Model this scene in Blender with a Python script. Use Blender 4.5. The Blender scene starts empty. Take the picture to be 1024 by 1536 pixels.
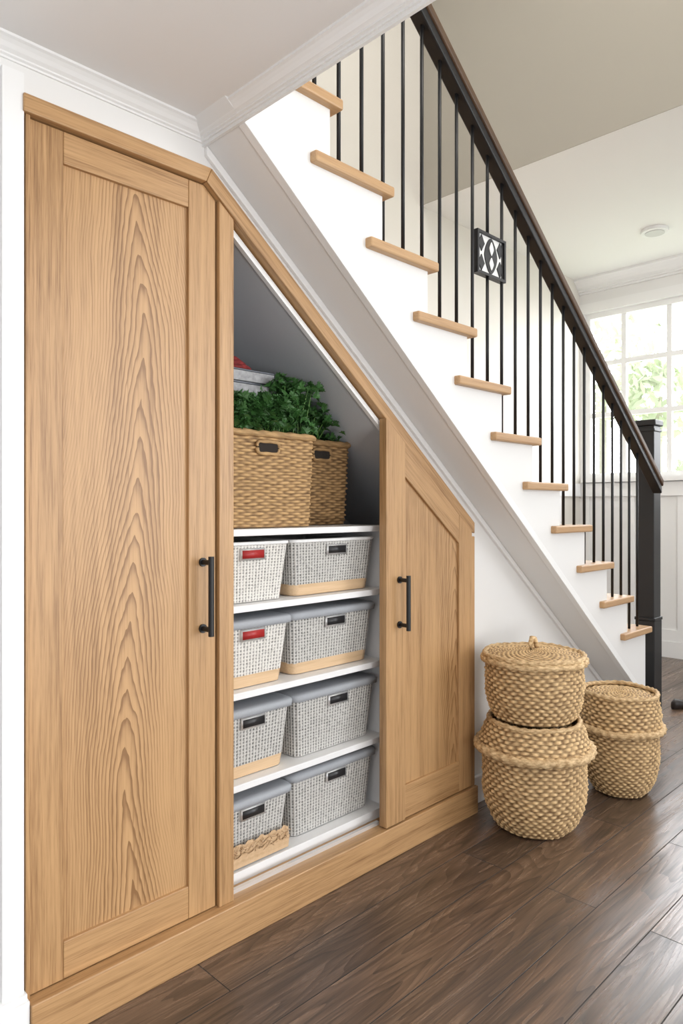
import bpy, bmesh, math, random
from math import sin, cos, pi, sqrt, radians
from mathutils import Vector, Matrix
random.seed(7)
C = bpy.context.scene.collection
scene = bpy.context.scene
try:
    scene.view_settings.view_transform = 'Standard'
    scene.view_settings.look = 'None'
except Exception as e:
    print(e)

# ------------------------------------------------------------------ materials
def new_mat(name):
    m = bpy.data.materials.new(name); m.use_nodes = True
    nt = m.node_tree
    return m, nt, nt.nodes['Principled BSDF']

def N(nt, t, **kw):
    n = nt.nodes.new(t)
    for k, v in kw.items(): setattr(n, k, v)
    return n

def simple(name, col, rough=0.5, metal=0.0, bump=0.0, bscale=200, var=0.0):
    m, nt, b = new_mat(name)
    b.inputs['Roughness'].default_value = rough
    b.inputs['Metallic'].default_value = metal
    tc = N(nt, 'ShaderNodeTexCoord')
    no = N(nt, 'ShaderNodeTexNoise'); no.inputs['Scale'].default_value = bscale; no.inputs['Detail'].default_value = 3
    nt.links.new(tc.outputs['Object'], no.inputs['Vector'])
    mx = N(nt, 'ShaderNodeMix', data_type='RGBA')
    mx.inputs[6].default_value = [x * (1 - var) for x in col] + [1]
    mx.inputs[7].default_value = [min(1, x * (1 + var)) for x in col] + [1]
    nt.links.new(no.outputs['Fac'], mx.inputs[0])
    nt.links.new(mx.outputs[2], b.inputs['Base Color'])
    if bump > 0:
        bp = N(nt, 'ShaderNodeBump'); bp.inputs['Strength'].default_value = bump; bp.inputs['Distance'].default_value = 0.002
        nt.links.new(no.outputs['Fac'], bp.inputs['Height']); nt.links.new(bp.outputs['Normal'], b.inputs['Normal'])
    return m

def ramp(nt, pts):
    r = N(nt, 'ShaderNodeValToRGB')
    el = r.color_ramp.elements
    el[0].position, el[0].color = pts[0][0], list(pts[0][1]) + [1]
    el[1].position, el[1].color = pts[-1][0], list(pts[-1][1]) + [1]
    for p, c in pts[1:-1]:
        e = el.new(p); e.color = list(c) + [1]
    return r

def math_(nt, op, a, b=None, c=None):
    n = N(nt, 'ShaderNodeMath', operation=op)
    for i, x in enumerate((a, b, c)):
        if x is None: continue
        if isinstance(x, (int, float)): n.inputs[i].default_value = x
        else: nt.links.new(x, n.inputs[i])
    return n.outputs[0]

def oak(name, rot=(0, 0, 0), cathedral=None, light=(0.505, 0.300, 0.137), dark=(0.235, 0.118, 0.044), contrast=1.15):
    """grain runs along local Z after the rotation"""
    m, nt, b = new_mat(name)
    L = nt.links.new
    tc = N(nt, 'ShaderNodeTexCoord')
    mp = N(nt, 'ShaderNodeMapping'); mp.inputs['Rotation'].default_value = rot
    L(tc.outputs['Object'], mp.inputs['Vector'])
    def noise(scale, det, rough=.5, dist=0, src=None):
        mm = N(nt, 'ShaderNodeMapping'); mm.inputs['Scale'].default_value = scale
        L(src or mp.outputs[0], mm.inputs['Vector'])
        n = N(nt, 'ShaderNodeTexNoise'); n.inputs['Scale'].default_value = 1; n.inputs['Detail'].default_value = det
        n.inputs['Roughness'].default_value = rough; n.inputs['Distortion'].default_value = dist
        L(mm.outputs[0], n.inputs['Vector']); return n
    fine = noise((300, 300, 9), 3, .6)
    med = noise((60, 60, 1.6), 4, .6)
    broad = noise((13, 13, .5), 3, .5, .4)
    s = math_(nt, 'MULTIPLY', fine.outputs['Fac'], .38)
    s = math_(nt, 'MULTIPLY_ADD', med.outputs['Fac'], .36, s)
    s = math_(nt, 'MULTIPLY_ADD', broad.outputs['Fac'], .26, s)
    if cathedral:
        cx, K, sp, amt = cathedral
        sep = N(nt, 'ShaderNodeSeparateXYZ'); L(tc.outputs['Object'], sep.inputs[0])
        low = noise((1.2, 1, .9), 2, .5, 0, tc.outputs['Object'])
        mid = noise((15, 1, 4.5), 3, .6, 0, tc.outputs['Object'])
        sl = N(nt, 'ShaderNodeSeparateColor'); L(low.outputs['Color'], sl.inputs[0])
        x = math_(nt, 'MULTIPLY_ADD', sl.outputs[0], .20, sep.outputs[0])
        x = math_(nt, 'SUBTRACT', x, cx + .10)
        x = math_(nt, 'ABSOLUTE', x)
        x = math_(nt, 'POWER', x, 1.45)
        f = math_(nt, 'MULTIPLY_ADD', x, K, sep.outputs[2])
        f = math_(nt, 'MULTIPLY_ADD', sl.outputs[1], .9, f)
        f = math_(nt, 'MULTIPLY_ADD', mid.outputs['Fac'], .19, f)
        g = math_(nt, 'FRACT', math_(nt, 'DIVIDE', f, sp))
        g = math_(nt, 'POWER', g, 2.4)
        g = math_(nt, 'MULTIPLY', g, math_(nt, 'MULTIPLY_ADD', fine.outputs['Fac'], 1.9, 0.0))
        # figure fades toward straight grain away from the heart of the board
        fade = N(nt, 'ShaderNodeMapRange'); fade.inputs[1].default_value = .012; fade.inputs[2].default_value = .065; fade.inputs[3].default_value = 1; fade.inputs[4].default_value = .38
        L(x, fade.inputs[0])
        g = math_(nt, 'MULTIPLY', g, fade.outputs[0])
        s = math_(nt, 'MULTIPLY_ADD', g, -amt, math_(nt, 'ADD', s, amt * .20))
    r = ramp(nt, [(.5 - .16 / contrast, dark), (.5, tuple((x * .72 + y * .28) for x, y in zip(light, dark))), (.5 + .12 / contrast, light)])
    L(s, r.inputs[0]); L(r.outputs[0], b.inputs['Base Color'])
    b.inputs['Roughness'].default_value = .42
    bp = N(nt, 'ShaderNodeBump'); bp.inputs['Strength'].default_value = .15; bp.inputs['Distance'].default_value = .001
    L(fine.outputs['Fac'], bp.inputs['Height']); L(bp.outputs[0], b.inputs['Normal'])
    return m

def floor_mat():
    m, nt, b = new_mat('dark_wood_planks'); L = nt.links.new
    tc = N(nt, 'ShaderNodeTexCoord')
    mp = N(nt, 'ShaderNodeMapping'); mp.inputs['Location'].default_value = (.579, .014, 0)
    L(tc.outputs['Object'], mp.inputs['Vector'])
    br = N(nt, 'ShaderNodeTexBrick'); br.offset = .37; br.offset_frequency = 2
    br.inputs['Scale'].default_value = 1; br.inputs['Brick Width'].default_value = 1.7; br.inputs['Row Height'].default_value = .173
    br.inputs['Mortar Size'].default_value = .0018; br.inputs['Mortar Smooth'].default_value = .2; br.inputs['Bias'].default_value = 0
    br.inputs['Color1'].default_value = (0, 0, 0, 1); br.inputs['Color2'].default_value = (1, 1, 1, 1); br.inputs['Mortar'].default_value = (.5, .5, .5, 1)
    L(mp.outputs[0], br.inputs['Vector'])
    sh = N(nt, 'ShaderNodeVectorMath', operation='MULTIPLY_ADD'); sh.inputs[1].default_value = (3.1, 1.7, 5)
    L(br.outputs['Color'], sh.inputs[0]); L(tc.outputs['Object'], sh.inputs[2])
    m1 = N(nt, 'ShaderNodeMapping'); m1.inputs['Scale'].default_value = (1.3, 16, 1)
    L(sh.outputs[0], m1.inputs['Vector'])
    n1 = N(nt, 'ShaderNodeTexNoise'); n1.inputs['Scale'].default_value = 1; n1.inputs['Detail'].default_value = 6; n1.inputs['Roughness'].default_value = .55; n1.inputs['Distortion'].default_value = 1.2
    L(m1.outputs[0], n1.inputs['Vector'])
    m2 = N(nt, 'ShaderNodeMapping'); m2.inputs['Scale'].default_value = (8, 240, 1)
    L(sh.outputs[0], m2.inputs['Vector'])
    n2 = N(nt, 'ShaderNodeTexNoise'); n2.inputs['Scale'].default_value = 1; n2.inputs['Detail'].default_value = 3
    L(m2.outputs[0], n2.inputs['Vector'])
    m3 = N(nt, 'ShaderNodeMapping'); m3.inputs['Scale'].default_value = (.9, 8, 1)
    L(sh.outputs[0], m3.inputs['Vector'])
    n3 = N(nt, 'ShaderNodeTexNoise'); n3.inputs['Scale'].default_value = 1; n3.inputs['Detail'].default_value = 1.5
    L(m3.outputs[0], n3.inputs['Vector'])
    rings = math_(nt, 'POWER', math_(nt, 'FRACT', math_(nt, 'MULTIPLY', n3.outputs['Fac'], 20)), 2.0)
    m4 = N(nt, 'ShaderNodeMapping'); m4.inputs['Scale'].default_value = (1.6, 5, 1)
    L(sh.outputs[0], m4.inputs['Vector'])
    vo = N(nt, 'ShaderNodeTexVoronoi'); vo.inputs['Scale'].default_value = 1; L(m4.outputs[0], vo.inputs['Vector'])
    kn = N(nt, 'ShaderNodeMapRange'); kn.inputs[1].default_value = .03; kn.inputs[2].default_value = .16; kn.inputs[3].default_value = 1; kn.inputs[4].default_value = 0
    L(vo.outputs['Distance'], kn.inputs[0])
    s = math_(nt, 'MULTIPLY', n1.outputs['Fac'], .66)
    s = math_(nt, 'MULTIPLY_ADD', n2.outputs['Fac'], .34, s)
    s = math_(nt, 'MULTIPLY_ADD', rings, -.15, math_(nt, 'ADD', s, .05))
    sk = math_(nt, 'MULTIPLY_ADD', kn.outputs[0], -.14, s)
    r = ramp(nt, [(.32, (.036, .022, .014)), (.5, (.108, .067, .044)), (.66, (.205, .134, .092))])
    L(sk, r.inputs[0])
    mx = N(nt, 'ShaderNodeMix', data_type='RGBA', blend_type='MULTIPLY'); mx.inputs[0].default_value = 1
    r2 = ramp(nt, [(0, (.70, .71, .73)), (1, (1.14, 1.11, 1.07))])
    L(br.outputs['Color'], r2.inputs[0])
    L(r.outputs[0], mx.inputs[6]); L(r2.outputs[0], mx.inputs[7])
    mm = N(nt, 'ShaderNodeMix', data_type='RGBA'); mm.inputs[7].default_value = (.009, .007, .005, 1)
    L(br.outputs['Fac'], mm.inputs[0]); L(mx.outputs[2], mm.inputs[6])
    L(mm.outputs[2], b.inputs['Base Color'])
    rr = N(nt, 'ShaderNodeMapRange'); rr.inputs[1].default_value = .3; rr.inputs[2].default_value = .7; rr.inputs[3].default_value = .38; rr.inputs[4].default_value = .24
    L(s, rr.inputs[0])
    rm = N(nt, 'ShaderNodeMath', operation='MAXIMUM'); L(rr.outputs[0], rm.inputs[0]); L(br.outputs['Fac'], rm.inputs[1])
    L(rm.outputs[0], b.inputs['Roughness'])
    b.inputs['Specular IOR Level'].default_value = 1.0
    h = math_(nt, 'MULTIPLY_ADD', rings, -.4, math_(nt, 'MULTIPLY_ADD', br.outputs['Fac'], -1.4, s))
    bp = N(nt, 'ShaderNodeBump'); bp.inputs['Strength'].default_value = .3; bp.inputs['Distance'].default_value = .0018
    L(h, bp.inputs['Height']); L(bp.outputs[0], b.inputs['Normal'])
    return m

def straw(name, a, bcol, scale=60, rough=.75, attr=True, lo=.22, hi=.68, stretch=3):
    m, nt, b = new_mat(name); L = nt.links.new
    tc = N(nt, 'ShaderNodeTexCoord')
    mp = N(nt, 'ShaderNodeMapping'); mp.inputs['Scale'].default_value = (1, 1, stretch)
    L(tc.outputs['Object'], mp.inputs['Vector'])
    n = N(nt, 'ShaderNodeTexNoise'); n.inputs['Scale'].default_value = scale; n.inputs['Detail'].default_value = 4
    L(mp.outputs[0], n.inputs['Vector'])
    src = n.outputs['Fac']
    if attr:
        at = N(nt, 'ShaderNodeAttribute'); at.attribute_name = 'w'
        src = math_(nt, 'MULTIPLY_ADD', at.outputs['Fac'], .42, math_(nt, 'MULTIPLY', n.outputs['Fac'], .64))  # low weave height darkens the colour: shade in the gaps is painted in
    r = ramp(nt, [(lo, a), (hi, bcol)])
    L(src, r.inputs[0]); L(r.outputs[0], b.inputs['Base Color'])
    b.inputs['Roughness'].default_value = rough
    return m

M = {}
M['wall'] = simple('wall_paint_white', (.78, .775, .765), .6, bump=.03, bscale=300)
M['cream'] = simple('wall_paint_cream', (.72, .69, .63), .6, bump=.03, bscale=300)
M['greige'] = simple('wall_paint_greige', (.37, .345, .295), .65)
M['ceil'] = simple('ceiling_paint', (.82, .81, .80), .7)
M['trim'] = simple('trim_gloss_white', (.82, .82, .815), .35)
M['inner'] = simple('cabinet_lining', (.55, .57, .60), .6)
M['shelfw'] = simple('shelf_white', (.80, .80, .80), .4)
M['oak_v'] = oak('oak_vertical')
M['oak_panel'] = oak('oak_panel_cathedral', cathedral=(.935, 22, .098, .30))
M['oak_panel2'] = oak('oak_panel_plain', cathedral=(2.35, 20, .11, .16))
M['oak_h'] = oak('oak_horizontal', rot=(0, radians(90), 0))
M['oak_s'] = oak('oak_slope', rot=(0, radians(52), 0))
M['oak_tread'] = oak('oak_tread', rot=(0, radians(90), 0), light=(.52, .325, .165), dark=(.33, .18, .082), contrast=1)
M['floor'] = floor_mat()
M['black'] = simple('black_metal', (.010, .010, .011), .42, .2)
M['blackwood'] = simple('black_painted_wood', (.007, .007, .008), .45)
M['railwood'] = oak('rail_dark_wood', rot=(0, radians(52), 0), light=(.115, .062, .032), dark=(.05, .027, .015))
M['seagrass'] = straw('seagrass', (.12, .06, .022), (.56, .355, .16), 26, stretch=5)
M['seagrass_shade'] = straw('seagrass_shaded', (.09, .045, .016), (.46, .28, .12), 26, stretch=5)  # darker seagrass copy, paints the shade on the set-back right basket
M['basket'] = straw('rattan_gold', (.15, .076, .026), (.74, .52, .27), 38, lo=.25, hi=.68)
M['rope'] = straw('rope_gold', (.36, .22, .095), (.76, .56, .32), 50, attr=False, lo=.32)
M['greyw'] = straw('grey_weave', (.09, .088, .085), (.60, .585, .555), 80, lo=.29, hi=.66)
M['whitew'] = straw('white_weave', (.17, .165, .155), (.76, .735, .69), 80, lo=.29, hi=.64)
M['lid'] = simple('grey_fabric', (.38, .40, .43), .9, bump=.4, bscale=500, var=.15)
M['liner'] = simple('grey_liner', (.42, .42, .42), .9)
M['band'] = oak('light_bamboo', rot=(0, radians(90), 0), light=(.70, .50, .31), dark=(.52, .34, .18), contrast=1)
M['label'] = simple('black_label', (.02, .02, .022), .4)
M['labelr'] = simple('red_label', (.38, .02, .02), .4)
M['chrome'] = simple('label_frame', (.75, .75, .75), .3, .6)
M['dark'] = simple('hole_shade', (.02, .014, .01), .9)
M['leaf'] = simple('parsley_leaf', (.038, .115, .026), .5, var=.75, bscale=22)
M['stem'] = simple('parsley_stem', (.12, .25, .05), .5)
M['paper'] = simple('magazine_paper', (.36, .36, .37), .7, var=.6, bscale=60)
M['cover'] = simple('magazine_cover', (.09, .10, .12), .35)
M['redcloth'] = simple('red_fabric', (.20, .02, .02), .9, var=.9, bscale=50)
M['white'] = simple('ornament_white', (.85, .85, .83), .5)
M['lens'] = simple('downlight_lens', (.60, .60, .59), .4)
M['leather'] = simple('dark_leather', (.02, .014, .012), .35)

# ------------------------------------------------------------------ helpers
def obj_from(name, verts, faces, mats, fm=None, smooth=False, attr=None, parent=None, bevel=0, segs=2):
    me = bpy.data.meshes.new(name)
    me.from_pydata([tuple(v) for v in verts], [], faces)
    for m in (mats if isinstance(mats, list) else [mats]): me.materials.append(m)
    if fm: me.polygons.foreach_set('material_index', fm)
    if attr is not None:
        at = me.attributes.new('w', 'FLOAT', 'POINT'); at.data.foreach_set('value', attr)
    if smooth: me.polygons.foreach_set('use_smooth', [True] * len(me.polygons))
    me.update()
    ob = bpy.data.objects.new(name, me); C.objects.link(ob)
    if parent: ob.parent = parent
    if bevel > 0:
        md = ob.modifiers.new('bevel', 'BEVEL'); md.width = bevel; md.segments = segs; md.limit_method = 'ANGLE'; md.angle_limit = radians(40)
    return ob

def fixn(ob):
    bm = bmesh.new(); bm.from_mesh(ob.data); bmesh.ops.recalc_face_normals(bm, faces=bm.faces); bm.to_mesh(ob.data); bm.free()
    return ob

BF = [(0, 1, 3, 2), (4, 6, 7, 5), (0, 4, 5, 1), (2, 3, 7, 6), (0, 2, 6, 4), (1, 5, 7, 3)]
def box(name, x0, x1, y0, y1, z0, z1, mat, parent=None, bevel=0):
    v = [(x, y, z) for x in (x0, x1) for y in (y0, y1) for z in (z0, z1)]
    return fixn(obj_from(name, v, BF, mat, parent=parent, bevel=bevel))

def prism(name, poly, y0, y1, mat, parent=None, bevel=0):
    """polygon in XZ extruded along Y"""
    n = len(poly)
    v = [(x, y0, z) for x, z in poly] + [(x, y1, z) for x, z in poly]
    f = [tuple(range(n)), tuple(range(2 * n - 1, n - 1, -1))]
    f += [(i, (i + 1) % n, n + (i + 1) % n, n + i) for i in range(n)]
    return fixn(obj_from(name, v, f, mat, parent=parent, bevel=bevel))

def empty(name, loc=(0, 0, 0)):
    e = bpy.data.objects.new(name, None); C.objects.link(e); e.empty_display_size = .1
    return e

class MB:
    def __init__(s): s.v = []; s.f = []; s.m = []; s.w = []
    def add(s, v, f, mi=0, w=None):
        o = len(s.v); s.v += v; s.f += [tuple(i + o for i in q) for q in f]; s.m += [mi] * len(f)
        s.w += (w if w is not None else [.5] * len(v))
    def box(s, x0, x1, y0, y1, z0, z1, mi=0):
        e = random.uniform(.0001, .0006)
        v = [(x, y, z) for x in (x0 + e, x1 - e) for y in (y0 + e, y1 - e) for z in (z0 + e, z1 - e)]
        s.add(v, BF, mi)
    def tube(s, pts, r, seg=8, mi=0, closed=False, twist=0, tw_amp=.18):
        n = len(pts); pts = [Vector(p) for p in pts]; vs = []
        up = Vector((0, 0, 1))
        for i in range(n):
            if closed: t = pts[(i + 1) % n] - pts[i - 1]
            else: t = pts[min(i + 1, n - 1)] - pts[max(i - 1, 0)]
            t.normalize()
            a = t.cross(up)
            if a.length < 1e-3: a = Vector((1, 0, 0))
            a.normalize(); b = a.cross(t).normalized()
            for j in range(seg):
                th = 2 * pi * j / seg
                rr = (r(i / n) if callable(r) else r)
                if twist: rr *= 1 + tw_amp * cos(2 * th + twist * i)
                vs.append(tuple(pts[i] + (a * cos(th) + b * sin(th)) * rr))
        fs = []
        for i in range(n if closed else n - 1):
            for j in range(seg):
                fs.append((i * seg + j, i * seg + (j + 1) % seg, ((i + 1) % n) * seg + (j + 1) % seg, ((i + 1) % n) * seg + j))
        if not closed:
            fs.append(tuple(range(seg))); fs.append(tuple(range((n - 1) * seg, n * seg)))
        s.add(vs, fs, mi)
    def make(s, name, mats, smooth=True, parent=None):
        return fixn(obj_from(name, s.v, s.f, mats, s.m, smooth, s.w, parent))

def rrect(u, a, b, c):
    """rounded rectangle, half sizes a,b, corner c -> point, normal"""
    segs = [(2 * (a - c)), pi * c / 2, 2 * (b - c), pi * c / 2] * 2
    Lt = sum(segs); d = (u % 1) * Lt
    k = 0
    while d > segs[k] and k < 7: d -= segs[k]; k += 1
    q = k // 2
    if k % 2 == 0:
        f = d
        p = [(-(a - c) + f, -b), (a, -(b - c) + f), ((a - c) - f, b), (-a, (b - c) - f)][q]
        n = [(0, -1), (1, 0), (0, 1), (-1, 0)][q]
        return p, n
    an = d / c
    cc = [((a - c), -(b - c)), ((a - c), (b - c)), (-(a - c), (b - c)), (-(a - c), -(b - c))][q]
    th = [-pi / 2, 0, pi / 2, pi][q] + an
    return (cc[0] + c * cos(th), cc[1] + c * sin(th)), (cos(th), sin(th))

def weave(mb, P, z0, z1, rows, stakes, amp, mi=0, sub=4, rsub=4, thick=.6, jitter=0.0, grid=False):
    """P(u,z)->(x,y),(nx,ny).  Woven wall, horizontal strands over vertical stakes (grid: closed net of ribs and cords, gap shade painted through w)"""
    nc = stakes * sub; nr = rows * rsub
    v = []; w = []
    js = [random.uniform(-jitter, jitter) for _ in range(rows)]
    ph0 = [random.uniform(0, 6.28) for _ in range(rows)]
    for r in range(nr + 1):
        f = r / rsub; row = min(int(f), rows - 1); fr = f - row
        prof = max(0.0, sin(pi * fr)) ** .6 if 0 < fr < 1 else 0
        z = z0 + (z1 - z0) * r / nr
        for c in range(nc):
            u = c / nc
            zz = z
            (x, y), (nx, ny) = P(u, z)
            if grid:
                rib = .5 + .5 * cos(2 * pi * stakes * u)
                hgt = max(rib, (1 - prof) * .8)
                o = amp * (2 * hgt - 1.2)
                wv = hgt
            else:
                ph = cos(pi * stakes * u + pi * row)
                # hand-made irregularity: strand thickness varies along each row
                irr = 1 + (.28 * sin(2 * pi * 5 * u + ph0[row]) + .18 * sin(2 * pi * 13 * u + 2 * ph0[row])) * (1 if jitter else 0)
                o = amp * (prof * (thick + ph) * irr - .4) + js[row]
                wv = max(0, min(1, prof * (.55 + .45 * ph) * (.6 + .4 * irr)))
                if jitter and 0 < r < nr: zz = z + (z1 - z0) / rows * .16 * sin(2 * pi * 7 * u + ph0[0] + row * .35)
            v.append((x + nx * o, y + ny * o, zz)); w.append(wv)
    f = []
    for r in range(nr):
        for c in range(nc):
            a = r * nc + c; b = r * nc + (c + 1) % nc
            f.append((a, b, b + nc, a + nc))
    mb.add(v, f, mi, w)

# ------------------------------------------------------------------ room shell
def zs(X): return 2.378 - .775 * (X - 1.187)          # stair soffit
TX0, TX1 = 1.180, 2.522
def zt(X): return 2.294 - .789 * (X - TX0)             # cabinet trim outer slope
def zi(X): return zt(X) - .058                         # inner slope
box('floor', -3, 6.6, -3.5, 3.3, -.08, 0, M['floor'])
WY = 1.765
CZ = 2.426
prism('wall_cabinet_side', [(-3, 0), (.66, 0), (.66, 2.28), (1.17, 2.28), (2.515, zt(2.515) - .02), (2.515, 0), (4.0, 0), (4.0, zs(4.0)),
                   (1.187, 2.378), (1.187, CZ + .01), (-3, CZ + .01)], WY, WY + .03, M['wall'])
box('ceiling_low', -3, 1.187, -3.5, WY + .03, CZ, 2.70, M['ceil'])
box('wall_back', -3, 6.45, 3.10, 3.2, 0, 5.8, M['cream'])
box('wall_header', 3.880, 3.886, -3.5, 3.10, 3.425, 5.8, M['greige'])
box('ceiling_far_room', 3.887, 6.45, -3.5, 3.10, 3.43, 3.53, M['ceil'])
box('ceiling_stairwell', 1.0, 3.98, -3.5, 3.2, 5.8, 5.9, M['ceil'])
box('wall_stairwell_left', 1.10, 1.187, -3.5, 1.55, 2.70, 5.8, M['cream'])
Y0, Y1, Z0, Z1 = .70, 3.06, 1.565, 3.12
wl = MB()
wl.box(6.3, 6.42, -3.5, 3.10, 0, Z0); wl.box(6.3, 6.42, -3.5, 3.10, Z1, 3.43)
wl.box(6.3, 6.42, -3.5, Y0, Z0, Z1); wl.box(6.3, 6.42, Y1, 3.10, Z0, Z1)
wl.make('wall_window_side', [M['wall']], smooth=False)
wf = MB()
wf.box(6.33, 6.40, Y0, Y1, Z0, Z0 + .05); wf.box(6.33, 6.40, Y0, Y1, Z1 - .05, Z1)
wf.box(6.33, 6.40, Y0, Y0 + .05, Z0, Z1); wf.box(6.33, 6.40, Y1 - .05, Y1, Z0, Z1)
y = 2.70
while y > Y0 + .1:
    wf.box(6.345, 6.385, y - .022, y + .022, Z0, Z1); y -= .4
for z in (2.16, 2.64):
    wf.box(6.345, 6.385, Y0, Y1, z - .022, z + .022)
wf.box(6.24, 6.33, Y0 - .08, Y1, Z0 - .035, Z0)
wf.box(6.28, 6.30, Y0 - .08, Y0, Z0, Z1 + .08); wf.box(6.28, 6.30, Y0 - .08, 3.10, Z1, Z1 + .09)
wf.make('window_1', [M['trim']], smooth=False)
ws = MB()
ws.box(6.275, 6.30, -3.5, 3.1, 0, .14); ws.box(6.275, 6.30, -3.5, 3.1, 1.40, 1.52)
y = 3.05
while y > -1:
    ws.box(6.285, 6.30, y - .05, y, .14, 1.40); y -= .42
ws.box(6.285, 6.30, -3.5, 3.1, .14, .24)
ws.make('trim_wainscot', [M['trim']], smooth=False)
wb = MB()
wb.box(4.55, 6.27, 3.075, 3.10, 0, .14); wb.box(4.55, 6.27, 3.075, 3.10, 1.40, 1.52)
x = 4.6
while x < 6.2:
    wb.box(x, x + .05, 3.085, 3.10, .14, 1.40); x += .42
wb.make('trim_wainscot_back', [M['trim']], smooth=False)

PROF = [(0, 0), (.078, 0), (.078, -.012), (.066, -.018), (.052, -.030), (.038, -.046), (.022, -.056), (.022, -.064), (.010, -.068), (.010, -.078), (0, -.078)]
def crown_x(name, x0, x1, yw, zc, s=1, mitre=0):
    v = []; n = len(PROF)
    for x, mt in ((x0, 0), (x1, mitre)):
        for d, z in PROF: v.append((x - d * s * mt, yw - d * s, zc + z * s))
    f = [tuple(range(n)), tuple(range(n, 2 * n))] + [(i, (i + 1) % n, n + (i + 1) % n, n + i) for i in range(n)]
    return fixn(obj_from(name, v, f, M['trim']))
def crown_y(name, y0, y1, xw, zc, s=1, mitre=0, sgn=-1):
    v = []; n = len(PROF)
    for y, mt in ((y0, 0), (y1, mitre)):
        for d, z in PROF: v.append((xw + sgn * d * s, y - d * s * mt, zc + z * s))
    f = [tuple(range(n)), tuple(range(n, 2 * n))] + [(i, (i + 1) % n, n + (i + 1) % n, n + i) for i in range(n)]
    return fixn(obj_from(name, v, f, M['trim']))
crown_x('trim_crown_wall', -3, 1.178, WY, CZ, .55, mitre=1)
crown_y('trim_crown_beam', -3.5, WY, 1.178, CZ, .55, mitre=1)
box('trim_beam_edge', 1.178, 1.187, -3.5, WY, 2.374, CZ + .01, M['trim'])
crown_y('trim_crown_window', -3.5, 3.10, 6.30, 3.43, 1.6)
cs = MB()
cs.box(.30, .650, 1.735, WY, .01, 2.345)
cs.box(.598, .648, 1.722, 1.738, .13, 2.342)
cs.box(.305, .36, 1.722, 1.738, .13, 2.342)
cs.box(.28, .655, 1.705, WY, 0, .125); cs.box(.285, .652, 1.712, WY, .12, .14)
cs.make('trim_casing', [M['trim']], smooth=False)
box('baseboard_cabinet_side', 2.54, 4.0, WY - .015, WY, 0, .12, M['trim'], bevel=.004)
box('baseboard_left', -3, .28, WY - .015, WY, 0, .14, M['trim'], bevel=.004)

# ------------------------------------------------------------------ staircase
st = empty('staircase')
RUN, RISE, XN, ZN = .2465, .195, 1.805, 2.386
SY = 1.575
def X_(i): return XN + RUN * (i - 1)
def Z_(i): return ZN - RISE * (i - 1)
poly = []
i0 = -3
poly.append((X_(i0) - .03 - RUN, Z_(i0) - .034))
for i in range(i0, 11):
    poly.append((X_(i) - .035, Z_(i) - .034))
    if i < 10: poly.append((X_(i) - .035, Z_(i + 1) - .034))
poly.append((X_(10) - .035, zs(X_(10) - .035)))
poly.append((1.187, 2.378)); poly.append((X_(i0) - .03 - RUN, zs(X_(i0) - .03 - RUN)))
prism('stringer_body', poly, SY, 3.095, M['wall'], st)
for i in range(i0, 11):
    box('tread_%d' % (i - i0), X_(i) - .365, X_(i), 1.548, 3.09, Z_(i) - .034, Z_(i), M['oak_tread'], st, bevel=.006)
for k, i in enumerate((11, 12)):
    box('lower_step_%d' % k, X_(10) - .035, X_(i) - .03, 1.79, 3.095, 0, Z_(i) - .034, M['wall'], st)
    box('lower_tread_%d' % k, X_(i) - RUN - .04, X_(i), 1.77, 3.09, Z_(i) - .034, Z_(i), M['oak_tread'], st, bevel=.006)
prism('stair_toe', [(3.0, 0), (3.985, 0), (3.985, zs(3.985)), (3.0, zs(3.0))], WY + .031, 3.09, M['wall'], st)
def strip(name, off0, off1, y0, y1, mat, x0=1.187, x1=X_(10) - .035):
    prism(name, [(x0, zs(x0) + off0), (x1, zs(x1) + off0), (x1, zs(x1) + off1), (x0, zs(x0) + off1)], y0, y1, mat, st, bevel=.002)
strip('edge_bead', -.006, .014, SY - .010, SY + .02, M['trim'])
strip('edge_board', .014, .042, SY - .004, SY, M['trim'])
strip('wall_bead', -.030, -.001, WY - .014, WY, M['trim'])

# balustrade ------------------------------------------------------------
bal = empty('stair_balustrade')
BY = 1.61
def zr(X): return 3.105 - .757 * (X - 2.05)
mb = MB()
k = -4
BR = .0070
while True:
    X = 1.812 + .1075 * k
    k += 1
    if X > X_(10): break
    i = math.ceil((X - XN) / RUN + 1 - 1e-6)
    zb = Z_(i)
    zt_ = zr(X) - .02
    if abs(X - 2.459) < .03:
        mb.tube([(X, BY, zb), (X, BY, 2.2475)], BR, 10); mb.tube([(X, BY, 2.4225), (X, BY, zt_)], BR, 10)
    else:
        mb.tube([(X, BY, zb), (X, BY, zt_)], BR, 10)
mb.make('balusters', [M['black']], parent=bal)
def rail(name, sec, mat, x0, x1):
    v = []; n = len(sec)
    for X in (x0, x1):
        for d, h in sec: v.append((X, BY + d, zr(X) + h))
    f = [tuple(range(n)), tuple(range(n, 2 * n))] + [(i, (i + 1) % n, n + (i + 1) % n, n + i) for i in range(n)]
    return fixn(obj_from(name, v, f, mat, parent=bal, bevel=.006))
rail('rail_underbar', [(-.028, -.055), (.028, -.055), (.028, -.008), (-.028, -.008)], M['blackwood'], 1.15, 4.255)
rail('rail_cap', [(-.036, -.010), (.036, -.010), (.038, .020), (.028, .042), (-.028, .042), (-.038, .020)], M['railwood'], 1.15, 4.258)

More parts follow.
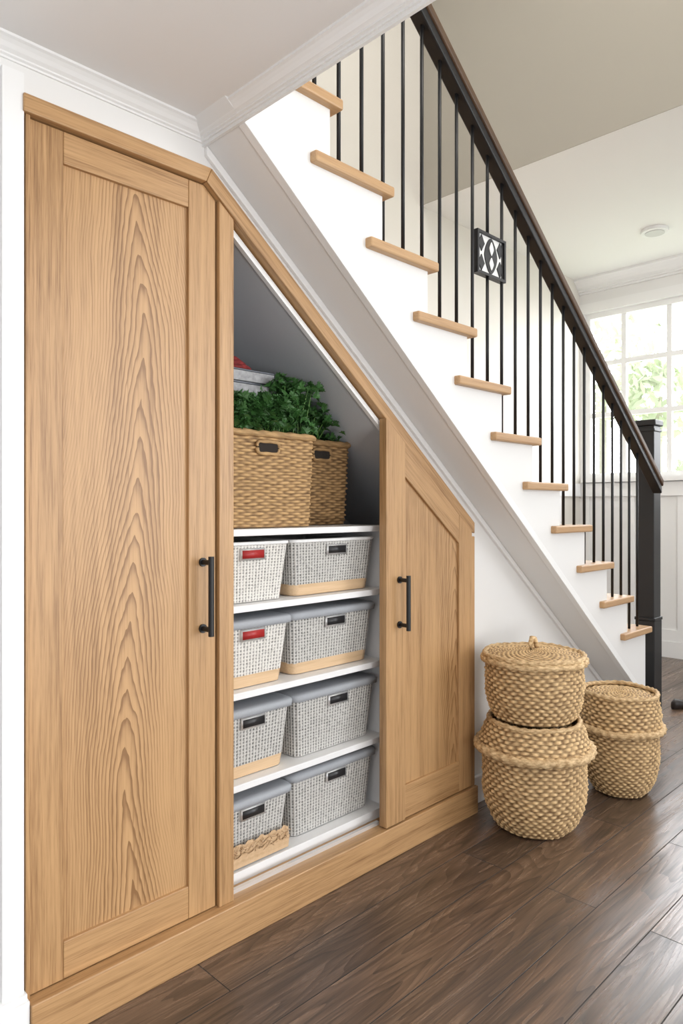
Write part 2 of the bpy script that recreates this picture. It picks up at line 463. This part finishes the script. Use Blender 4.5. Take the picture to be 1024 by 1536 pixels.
nw = empty('newel_post')
NX, NY, h = 4.315, 1.685, .0525
box('post_shaft', NX - h, NX + h, NY - h, NY + h, 0, 1.79, M['blackwood'], nw, bevel=.004)
box('post_cap', NX - h - .012, NX + h + .012, NY - h - .012, NY + h + .012, 1.79, 1.825, M['blackwood'], nw, bevel=.006)
box('post_neck', NX - h - .006, NX + h + .006, NY - h - .006, NY + h + .006, 1.755, 1.770, M['blackwood'], nw, bevel=.003)
box('post_base', NX - h - .005, NX + h + .005, NY - h - .005, NY + h + .005, 0, .62, M['blackwood'], nw, bevel=.004)
box('post_base_cap', NX - h - .009, NX + h + .009, NY - h - .009, NY + h + .009, .62, .64, M['blackwood'], nw, bevel=.004)

# ornament panel in balustrade -------------------------------------------
om = MB()
ox, oz, hw, hh, oy = 2.476, 2.335, .105, .088, 1.612
om.box(ox - hw, ox + hw, oy - .014, oy + .014, oz + hh - .012, oz + hh, 0)
om.box(ox - hw, ox + hw, oy - .014, oy + .014, oz - hh, oz - hh + .012, 0)
om.box(ox - hw, ox - hw + .013, oy - .014, oy + .014, oz - hh, oz + hh, 0)
om.box(ox + hw - .013, ox + hw, oy - .014, oy + .014, oz - hh, oz + hh, 0)
om.box(ox - hw + .01, ox + hw - .01, oy - .004, oy + .004, oz - hh + .008, oz + hh - .008, 1)
def shape(pts, d, mi):
    m_ = len(pts)
    v = [(ox + a, y, oz + b) for y in (oy - d, oy + d) for a, b in pts]
    om.add(v, [tuple(range(m_)), tuple(range(m_, 2 * m_))] + [(j, (j + 1) % m_, m_ + (j + 1) % m_, m_ + j) for j in range(m_)], mi)
def diamond(cx, cz, rx, rz, d, mi, p=.75):
    pts = []
    for q in range(32):
        th = 2 * pi * q / 32; c_, s__ = cos(th), sin(th)
        pts.append((cx + rx * math.copysign(abs(c_) ** (2 / p), c_), cz + rz * math.copysign(abs(s__) ** (2 / p), s__)))
    shape(pts, d, mi)
diamond(0, 0, .046, .074, .008, 0, 1.5)
for s_ in (-1, 1):
    diamond(s_ * .068, .040, .022, .034, .008, 0, .95); diamond(s_ * .068, -.040, .022, .034, .008, 0, .95)
diamond(0, .030, .015, .028, .011, 1, 1.2); diamond(0, -.032, .015, .026, .011, 1, 1.2)
om.make('ornamental_panel', [M['black'], M['white']], smooth=False, parent=bal)

# ------------------------------------------------------------------ cabinet
cab = empty('understairs_cabinet')
F = 1.715
prism('trim_top', [(.645, 2.250), (.645, 2.294), (TX0, 2.294), (TX0 - .018, 2.250)], F, WY + .02, M['oak_h'], cab, bevel=.003)
prism('trim_slope', [(TX0 - .018, 2.250), (TX0, 2.294), (TX1, zt(TX1)), (TX1, zt(TX1) - .045), (TX1 - .026, zi(TX1 - .026))], F, WY + .02, M['oak_s'], cab, bevel=.003)
box('trim_right', TX1 - .025, TX1, F, WY + .02, 0.115, zi(TX1), M['oak_v'], cab, bevel=.003)
box('trim_left', .653, .664, F + .01, WY + .02, .115, 2.25, M['oak_v'], cab, bevel=.002)
box('plinth', .656, TX1, 1.698, 1.795, 0, .115, M['oak_h'], cab, bevel=.003)
prism('post', [(1.211, .115), (1.264, .115), (1.264, zi(1.264)), (1.211, zi(1.211))], 1.722, 1.79, M['oak_v'], cab, bevel=.003)
ld = empty('left_door'); ld.parent = cab
DF, DB = 1.735, 1.76
prism('stile_hinge', [(.665, .118), (.749, .118), (.749, 2.246), (.665, 2.246)], DF, DB, M['oak_v'], ld, bevel=.002)
prism('stile_lock', [(1.114, .118), (1.206, .118), (1.206, 2.212), (1.165, 2.246), (1.114, 2.246)], DF, DB, M['oak_v'], ld, bevel=.002)
box('rail_top', .7495, 1.1135, DF + .0005, DB, 2.166, 2.246, M['oak_h'], ld, bevel=.002)
box('rail_bottom', .7495, 1.1135, DF + .0005, DB, .118, .211, M['oak_h'], ld, bevel=.002)
box('panel', .745, 1.12, DF + .011, DB - .002, .205, 2.17, M['oak_panel'], ld)
rd = empty('right_door'); rd.parent = cab
RF, RB = 1.702, 1.737
prism('stile_a', [(1.935, .120), (2.044, .120), (2.044, zi(2.044) - .010), (1.935, zi(1.935) - .010)], RF, RB, M['oak_v'], rd, bevel=.002)
prism('stile_b', [(2.402, .120), (2.494, .120), (2.494, zi(2.494) - .003), (2.402, zi(2.402) - .003)], RF + .008, RB, M['oak_v'], rd, bevel=.002)
prism('rail_slope', [(2.0445, 1.425), (2.4015, 1.152), (2.4015, zi(2.4015) - .003), (2.0445, zi(2.0445) - .003)], RF + .0085, RB, M['oak_s'], rd, bevel=.002)
box('rail_low', 2.0445, 2.4015, RF + .0085, RB, .120, .245, M['oak_h'], rd, bevel=.002)
prism('panel_r', [(2.04, .24), (2.41, .24), (2.41, 1.16), (2.04, 1.44)], RF + .019, RB - .002, M['oak_panel2'], rd)
def handle(name, X, z0, z1, yf, par):
    hb = MB()
    yb = yf - .045
    hb.tube([(X, yb, z0 - .018), (X, yb, z1 + .018)], .0085, 12)
    for z in (z0, z1):
        hb.tube([(X, yf, z), (X, yb, z)], .0075, 12); hb.tube([(X, yf + .0005, z), (X, yf - .006, z)], .013, 14)
    hb.make(name, [M['black']], smooth=False, parent=par)
handle('handle_left', 1.160, .948, 1.142, DF, cab)
handle('handle_right', 2.008, .862, 1.030, RF, cab)
prism('carcass_back', [(.68, .0), (2.50, 0), (2.50, zi(2.50) - .01), (1.17, 2.22), (.68, 2.22)], 2.38, 2.40, M['inner'], cab)
prism('carcass_side_left', [(1.215, .115), (1.23, .115), (1.23, zi(1.24) - .02), (1.215, zi(1.24) - .02)], 1.79, 2.38, M['inner'], cab)
prism('carcass_lining', [(1.215, zi(1.215) - .022), (2.50, zi(2.50) - .022), (2.50, zi(2.50) - .004), (1.215, zi(1.215) - .004)], 1.765, 2.38, M['inner'], cab)
prism('lining_edge', [(1.266, zi(1.266) - .030), (2.3, zi(2.3) - .030), (2.3, zi(2.3) - .008), (1.266, zi(1.266) - .008)], 1.745, 1.762, M['trim'], cab)
box('carcass_floor', .68, 2.50, 1.796, 2.38, .10, .148, M['shelfw'], cab)
for j, z in enumerate((.148, .425, .715, .990, 1.232)):
    if j: box('shelf_%d' % j, 1.231, 2.03, 1.790, 2.378, z - .022, z, M['shelfw'], cab, bevel=.002)
box('carcass_divider', 2.031, 2.046, 1.80, 2.378, .148, 1.232, M['shelfw'], cab)
box('carcass_side_right', 2.485, 2.496, 1.77, 2.378, .115, 1.17, M['inner'], cab)
box('door_track', 1.266, 1.95, 1.752, 1.764, .115, .128, M['chrome'], cab)

# ------------------------------------------------------------------ storage baskets on shelves
def rect_basket(x0, x1, y0, y1, z0, z1, mat, taper=.02, lid=False, band=False, label='label', rows=22, stakes=110, amp=.0016, fringe=False, hole=False, sub=4, rsub=4):
    mb = MB()
    cx, cy = (x0 + x1) / 2, (y0 + y1) / 2
    a, b = (x1 - x0) / 2 - .004, (y1 - y0) / 2 - .004
    def P(u, z, ins=0):
        k = taper * (1 - (z - z0) / (z1 - z0))
        (x, y), n = rrect(u, a - k - ins, b - k - ins, .025 if not hole else .03)
        return (cx + x, cy + y), n
    zb = z0 + (.038 if band else .001)
    weave(mb, P, zb, z1 - .006, rows, stakes, amp, 0, sub, rsub, grid=not hole, jitter=.0006 if hole else 0)
    n = 64
    def ringpts(z, ins): return [(P(j / n, z, ins)[0][0], P(j / n, z, ins)[0][1], z) for j in range(n)]
    v = ringpts(z1 - .006, .010) + ringpts(z0 + .008, .010)
    mb.add(v, [(j, (j + 1) % n, n + (j + 1) % n, n + j) for j in range(n)] + [tuple(range(n, 2 * n))], 1)
    v = ringpts(z0 + .001, .004); mb.add(v, [tuple(range(n))], 1)
    pr = [(P(j / 160, z1)[0][0], P(j / 160, z1)[0][1], z1 - .006) for j in range(160)]
    mb.tube(pr, .0065 if not hole else .012, 8, 2, True, .9 if hole else 0)
    if band:
        v = ringpts(z0 + .001, -.0005) + ringpts(zb + .002, -.0015)
        mb.add(v, [(j, (j + 1) % n, n + (j + 1) % n, n + j) for j in range(n)], 3)
        v2 = ringpts(zb + .002, -.0015) + ringpts(zb + .002, .006)
        mb.add(v2, [(j, (j + 1) % n, n + (j + 1) % n, n + j) for j in range(n)], 3)
    lx = cx; lz = z1 - .038; yl = y0 - .001
    if label and not hole:
        mb.box(lx - .050, lx + .050, yl, yl + .008, lz - .022, lz + .017, 5)
        mb.box(lx - .044, lx + .044, yl - .002, yl + .004, lz - .016, lz + .011, 4)
    if lid:
        n2 = 64
        def rp(z, e):
            return [(cx + rrect(j / n2, a + e, b + e, .02)[0][0], cy + rrect(j / n2, a + e, b + e, .02)[0][1], z) for j in range(n2)]
        v = rp(z1 - .018, .009) + rp(z1 + .001, .011) + rp(z1 + .007, .006) + rp(z1 + .009, -.01)
        f = []
        for r in range(3):
            f += [(r * n2 + j, r * n2 + (j + 1) % n2, (r + 1) * n2 + (j + 1) % n2, (r + 1) * n2 + j) for j in range(n2)]
        f.append(tuple(range(3 * n2, 4 * n2))); f.append(tuple(range(n2)))
        mb.add(v, f, 6)
    if fringe:
        for l in range(3):
            nn = 40; v = []
            for q in range(nn + 1):
                xx = cx - a * .80 + 1.72 * a * q / nn
                top = z0 + .078 - .016 * l + .004 * sin(q * .9 + l * 2) + random.uniform(-.002, .002)
                v.append((xx, y0 - .006 - .003 * l + .002 * cos(q * 1.7), top)); v.append((xx, y0 + .004 - .004 * l, z0 + .004))
            mb.add(v, [(2 * q, 2 * q + 2, 2 * q + 3, 2 * q + 1) for q in range(nn)], 3)
        for q in range(50):
            fx_ = random.uniform(cx - a * .78, cx + a * .9); fy = y0 - .008
            zz = z0 + random.uniform(.05, .078); ln = random.uniform(.010, .020)
            mb.tube([(fx_, fy + .002, zz), (fx_ + random.uniform(-.012, .012), fy - .005, zz - ln * .4), (fx_ + random.uniform(-.02, .02), fy - .003, zz - ln)], .0012, 4, 3)
    lm = M['labelr'] if label == 'red' else M['label']
    return mb, [mat, M['liner'], mat if hole else M['trim'], M['band'], lm, M['chrome'], M['lid']]

specs = [
 (1.242, 1.570, .990, 1.190, 'whitew', False, False, 'red', False),
 (1.582, 2.005, .990, 1.190, 'greyw', False, True, 'label', False),
 (1.242, 1.566, .715, .930, 'whitew', True, True, 'red', False),
 (1.580, 2.005, .715, .930, 'greyw', True, True, 'label', False),
 (1.242, 1.575, .425, .645, 'greyw', True, True, 'label', False),
 (1.592, 2.010, .425, .645, 'greyw', True, False, 'label', False),
 (1.242, 1.566, .149, .355, 'greyw', True, True, 'label', True),
 (1.582, 2.010, .149, .368, 'greyw', True, False, 'label', False)]
for j, (x0, x1, z0, z1, mt, lid, band, lab, fr) in enumerate(specs):
    yo = [0, .004, -.004, .01][j % 4]
    mb, mats = rect_basket(x0, x1, 1.812 + yo, 2.24 + yo, z0 + .001, z1, M[mt], lid=lid, band=band, label=lab, fringe=fr,
                           rows=19 if not band else 15, stakes=116 if x1 - x0 > .4 else 106, amp=.0018, sub=5, rsub=4)
    mb.make('storage_basket', mats)

for (x0, x1, y0, y1, z1, mm_) in ((1.252, 1.712, 1.83, 2.18, 1.553, 'seagrass'), (1.724, 2.030, 1.965, 2.33, 1.556, 'seagrass_shade')):
    mb, mats = rect_basket(x0, x1, y0, y1, 1.233, z1, M[mm_], taper=.012, hole=True, label=None, rows=30, stakes=54 if x1 - x0 > .4 else 44, amp=.0036)
    cx = (x0 + x1) / 2 - (.0 if x0 < 1.5 else .02)
    hz = z1 - .052
    pts = [(cx + rrect(j / 40, .046, .020, .012)[0][0], y0 - .001, hz + rrect(j / 40, .046, .020, .012)[0][1]) for j in range(40)]
    mb.tube(pts, .006, 8, 0, True, .8)
    mb.add([(p[0], y0 + .0005 - .003, p[2]) for p in pts], [tuple(range(40))], 4)  # flat dark face over the weave, painted shade for the handle hole
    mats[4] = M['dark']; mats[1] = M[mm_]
    mb.make('seagrass_basket', mats)

# ------------------------------------------------------------------ parsley
pb = MB()
def leaf(p, d, size):
    """three-lobed serrated leaflet"""
    d = d.normalized(); side = d.cross(Vector((0, 0, 1)))
    if side.length < .1: side = Vector((1, 0, 0))
    side.normalize(); side = (Matrix.Rotation(random.uniform(-1.2, 1.2), 3, d) @ side); nrm = side.cross(d)
    out = [(0, 0), (.25, .12), (.55, .10), (.50, .25), (.72, .38), (.48, .42), (.52, .62), (.28, .56), (.26, .78), (.12, .76), (0, 1.0)]
    pts = out + [(-x, y) for x, y in out[-2:0:-1]]
    v = [tuple(p + (side * x + d * y + nrm * (abs(x) * .35 - .25 * y * y + random.uniform(-.05, .05))) * size) for x, y in pts]
    c = tuple(p + (d * .45 - nrm * .02) * size)
    n = len(v)
    pb.add(v + [c], [(i, (i + 1) % n, n) for i in range(n)], 0)
for s_ in range(210):
    zcap = 1.70
    if random.random() < .42:
        bx = random.uniform(1.30, 1.58); by = random.uniform(1.85, 1.895); zcap = 1.655 + max(0, bx - 1.50) * .6
    elif random.random() < .6:
        bx = random.uniform(1.585, 1.69); by = random.uniform(1.87, 2.1); zcap = 1.73
    else:
        bx = random.uniform(1.76, 1.97); by = random.uniform(1.99, 2.15); zcap = 1.72 - max(0, bx - 1.80) * .7
    b0 = Vector((bx, by, 1.545))
    top = Vector((bx + random.uniform(-.05, .05), by + random.uniform(-.06, .02), random.uniform(1.575, zcap)))
    top.y = max(top.y, 1.845); top.x = max(1.29, min(top.x, 1.99))
    top.z = min(top.z, zi(top.x) - .07)
    mid = (b0 + top) / 2 + Vector((random.uniform(-.01, .01), random.uniform(-.01, .01), .01))
    pb.tube([b0, mid, top], .0016, 5, 1)
    for q in range(9):
        pp = top + Vector((random.gauss(0, .02), random.gauss(0, .012), random.gauss(0, .012)))
        pp.x = max(1.28, pp.x); pp.z = min(pp.z, zi(pp.x) - .06)
        dd = Vector((random.uniform(-1, 1), random.uniform(-1, .3), random.uniform(-.3, .7)))
        leaf(pp, dd, random.uniform(.024, .042))
pb.make('parsley_bunch', [M['leaf'], M['stem']], smooth=False)

# box with magazines and folded red scarf, standing in the left basket behind the herbs
mg = empty('magazine_stack')
box('storage_carton', 1.285, 1.550, 1.925, 2.14, 1.245, 1.660, M['cover'], mg, bevel=.003)
z = 1.6605
for q, (t, m_) in enumerate(((.020, 'paper'), (.006, 'cover'), (.034, 'paper'), (.007, 'cover'), (.034, 'paper'), (.006, 'cover'))):
    dx = [0, 0, .008, .008, -.006, -.006][q]
    box('magazine_%d' % q, 1.285 + dx, 1.575 + dx, 1.905 + dx * .5, 2.14, z, z + t, M[m_], mg, bevel=.002); z += t + .0005
rc = MB()
n = 48
for l in range(3):
    pts = []
    for j in range(n):
        th = 2 * pi * j / n
        pts.append((1.43 + (.10 - l * .02) * cos(th), 2.01 + (.065 - l * .012) * sin(th), z + .012 + l * .014 + .003 * sin(5 * th + l)))
    rc.tube(pts, .011, 10, 0, True)
    rc.add([(p[0], p[1], p[2] + .006) for p in pts], [tuple(range(n))], 0)
rc.make('red_scarf', [M['redcloth']])

# ------------------------------------------------------------------ round belly baskets
def circ(cx, cy, prof):
    def r_at(z):
        for (za, ra), (zb, rb) in zip(prof, prof[1:]):
            if z <= zb:
                t = max(0, (z - za) / (zb - za))
                return ra + (rb - ra) * t
        return prof[-1][1]
    def P(u, z):
        th = 2 * pi * u; r = r_at(z)
        return (cx + r * cos(th), cy + r * sin(th)), (cos(th), sin(th))
    return P, r_at
def bulge(z0, r0, zm, rm, z1, r1, n=14):
    """smooth belly profile through bottom, widest point and top"""
    out = []
    for i in range(n + 1):
        z = z0 + (z1 - z0) * i / n
        if z < zm: t = (zm - z) / (zm - z0); r = rm - (rm - r0) * t ** 2.6
        else: t = (z - zm) / (z1 - zm); r = rm - (rm - r1) * t ** 2
        out.append((z, r))
    return out
def ring(mb, cx, cy, z, R, r, mi=1, tw=1.1, n=170, amp=.2):
    mb.tube([(cx + R * (1 + .006 * sin(3 * 2 * pi * j / n)) * cos(2 * pi * j / n), cy + R * (1 + .006 * sin(3 * 2 * pi * j / n)) * sin(2 * pi * j / n), z + .002 * sin(5 * 2 * pi * j / n)) for j in range(n)], r, 10, mi, True, tw, amp)
def flat_disc(mb, cx, cy, z, R, mi=0, dome=0.0, rows=14, stakes=36, amp=.003):
    v = []; w = []; nc = stakes * 4; nr = rows * 4
    for r in range(nr + 1):
        f = r / 4; row = min(int(f), rows - 1); fr = f - row
        prof = sin(pi * fr) ** .6 if 0 < fr < 1 else 0
        rad = R * max(.01, r / nr)
        for c in range(nc):
            ph = cos(pi * stakes * c / nc + pi * row)
            th = 2 * pi * c / nc
            v.append((cx + rad * cos(th), cy + rad * sin(th), z + dome * (1 - (rad / R) ** 2) + amp * prof * (.6 + ph))); w.append(max(0, prof * (.55 + .45 * ph)))
    fs = []
    for r in range(nr):
        for c in range(nc):
            a = r * nc + c; b = r * nc + (c + 1) % nc; fs.append((a, b, b + nc, a + nc))
    mb.add(v, fs, mi, w)

JT = .0012
BX, BYc = 2.592, 1.475
mb = MB()
P, ra = circ(BX, BYc, bulge(.004, .145, .20, .206, .33, .198))
weave(mb, P, .004, .325, 22, 70, .0044, 0, sub=5, rsub=5, jitter=JT)
P2, _ = circ(BX, BYc, [(.33, .224), (.36, .216), (.40, .200), (.435, .182)])
weave(mb, P2, .335, .435, 7, 70, .004, 0, sub=5, rsub=5, jitter=JT)
ring(mb, BX, BYc, .328, .225, .0175, 1)
ring(mb, BX, BYc, .436, .180, .010, 1)
flat_disc(mb, BX, BYc, .012, .145, 0)
flat_disc(mb, BX, BYc, .40, .175, 0)
mb.make('belly_basket', [M['basket'], M['rope']])
mb = MB()
P, ra = circ(BX, BYc, bulge(.448, .160, .60, .194, .68, .190))
weave(mb, P, .448, .672, 15, 66, .0044, 0, sub=5, rsub=5, jitter=JT)
flat_disc(mb, BX, BYc, .450, .160, 0)
ring(mb, BX, BYc, .683, .201, .0135, 1)
ring(mb, BX, BYc, .701, .197, .010, 1)
flat_disc(mb, BX, BYc, .700, .192, 0, dome=.018, rows=18, stakes=54, amp=.0025)
mb.tube([(BX - .020, BYc, .712), (BX - .028, BYc, .742), (BX - .016, BYc, .768), (BX + .006, BYc, .762), (BX + .020, BYc, .735), (BX + .036, BYc, .714)], .009, 8, 1, False, 1.2)
mb.make('lidded_rattan_basket', [M['basket'], M['rope']])
CX, CY = 3.19, 1.375
mb = MB()
P, ra = circ(CX, CY, bulge(.004, .112, .20, .166, .30, .163))
weave(mb, P, .004, .300, 22, 60, .004, 0, sub=5, rsub=5, jitter=JT)
P2, _ = circ(CX, CY, [(.30, .178), (.36, .174), (.455, .160)])
weave(mb, P2, .302, .450, 10, 60, .004, 0, sub=5, rsub=5, jitter=JT)
ring(mb, CX, CY, .302, .180, .0155, 1)
ring(mb, CX, CY, .454, .159, .010, 1)
flat_disc(mb, CX, CY, .010, .112, 0)
flat_disc(mb, CX, CY, .440, .155, 0, dome=.012, rows=14)
mb.make('belly_basket', [M['basket'], M['rope']])

dl = MB()
for (R, z0, z1, mi) in ((.10, 3.405, 3.43, 0), (.07, 3.400, 3.405, 1)):
    n = 32
    v = [(5.5 + R * cos(2 * pi * j / n), 2.1 + R * sin(2 * pi * j / n), zz) for zz in (z0, z1) for j in range(n)]
    dl.add(v, [tuple(range(n)), tuple(range(n, 2 * n))] + [(j, (j + 1) % n, n + (j + 1) % n, n + j) for j in range(n)], mi)
dl.make('recessed_downlight', [M['trim'], M['lens']], smooth=False)

sb = MB()
def shoe(cx, cy, ang, L_=.26):
    n = 20; secs = []
    for i in range(11):
        t = i / 10; x = (t - .5) * L_
        w = .036 * (sin(pi * min(1, max(0.02, t * .9 + .08))) ** .45); hh = .07 * (1 - t) + .028 * t
        if i in (0, 10): w *= .5; hh *= .7
        for j in range(n):
            th = 2 * pi * j / n
            yy = w * cos(th); zz = max(0.002, hh * .5 + hh * .5 * sin(th))
            secs.append((cx + x * cos(ang) - yy * sin(ang), cy + x * sin(ang) + yy * cos(ang), zz))
    f = [(i * n + j, i * n + (j + 1) % n, (i + 1) * n + (j + 1) % n, (i + 1) * n + j) for i in range(10) for j in range(n)]
    f += [tuple(range(n)), tuple(range(10 * n, 11 * n))]
    sb.add(secs, f, 0)
shoe(4.80, 1.62, -.5)
sb.make('leather_shoe', [M['leather']])

def tree(x, y, z, r, name, mat):
    t = MB()
    for q in range(480):
        v = Vector((random.gauss(0, 1), random.gauss(0, 1), random.gauss(0, 1))).normalized() * r * random.uniform(.5, 1)
        p = Vector((x, y, z)) + v; s = random.uniform(.12, .22)
        a = Vector((random.uniform(-1, 1), random.uniform(-1, 1), random.uniform(-1, 1))).normalized() * s
        b = a.orthogonal().normalized() * s * .6
        t.add([tuple(p - a), tuple(p + b), tuple(p + a), tuple(p - b)], [(0, 1, 2, 3)], 0)
    t.tube([(x, y, -.5), (x, y, z)], .09, 8, 1)
    return t.make(name, [mat, bark], smooth=False)
bark = simple('pale_bark', (.55, .52, .46), .8, var=.2, bscale=6)
tl = simple('tree_foliage', (.74, .79, .64), .8, var=.15, bscale=2)
tree(16, 7.3, 4.7, 1.5, 'garden_tree', tl); tree(17, 6.4, 3.9, 1.1, 'garden_tree', tl); tree(16, 5.1, 1.7, .8, 'garden_tree', tl)
box('ground_outside', 6.6, 40, -20, 30, -.5, -.45, simple('lawn', (.5, .55, .4), .9))

# ------------------------------------------------------------------ world + lights
w = bpy.data.worlds.new('World'); scene.world = w; w.use_nodes = True
nt = w.node_tree; bg = nt.nodes['Background']
tc = N(nt, 'ShaderNodeTexCoord')
sx = N(nt, 'ShaderNodeSeparateXYZ'); nt.links.new(tc.outputs['Generated'], sx.inputs[0])
mr = N(nt, 'ShaderNodeMapRange'); mr.inputs[1].default_value = .2; mr.inputs[2].default_value = .8; mr.inputs[3].default_value = 1.25; mr.inputs[4].default_value = 14.0
nt.links.new(sx.outputs['X'], mr.inputs[0])
bg.inputs['Color'].default_value = (.95, .97, 1.0, 1)
nt.links.new(mr.outputs[0], bg.inputs['Strength'])

def area(name, loc, rot, sx_, sy_, e, col=(1, 1, 1)):
    l = bpy.data.lights.new(name, 'AREA'); l.shape = 'RECTANGLE'; l.size = sx_; l.size_y = sy_; l.energy = e; l.color = col
    o = bpy.data.objects.new(name, l); o.location = loc; o.rotation_euler = rot; C.objects.link(o); return o
area('stairwell_fill', (2.6, .6, 5.7), (0, 0, 0), 1.6, 2.5, 60, (1, .97, .92))  # unseen lamp added to light the stairwell under its closed ceiling
area('far_room_light', (5.2, .8, 3.38), (0, 0, 0), 1.2, 2.0, 25)
# unseen fill lamp added behind the camera to brighten the hallway ceiling
area('hall_fill_light', (.6, -2.6, .5), (radians(155), 0, 0), 1.4, 1.0, 85, (1, .985, .96))

# ------------------------------------------------------------------ camera
cd = bpy.data.cameras.new('Camera'); cam = bpy.data.objects.new('Camera', cd); C.objects.link(cam)
cam.location = (0, 0, 1.304); cam.rotation_euler = (radians(90), 0, radians(-45))
cd.sensor_fit = 'HORIZONTAL'; cd.sensor_width = 36; cd.lens = 36 * 1050 / 1024
cd.shift_y = -8 / 1024; cd.clip_start = .05
scene.camera = cam
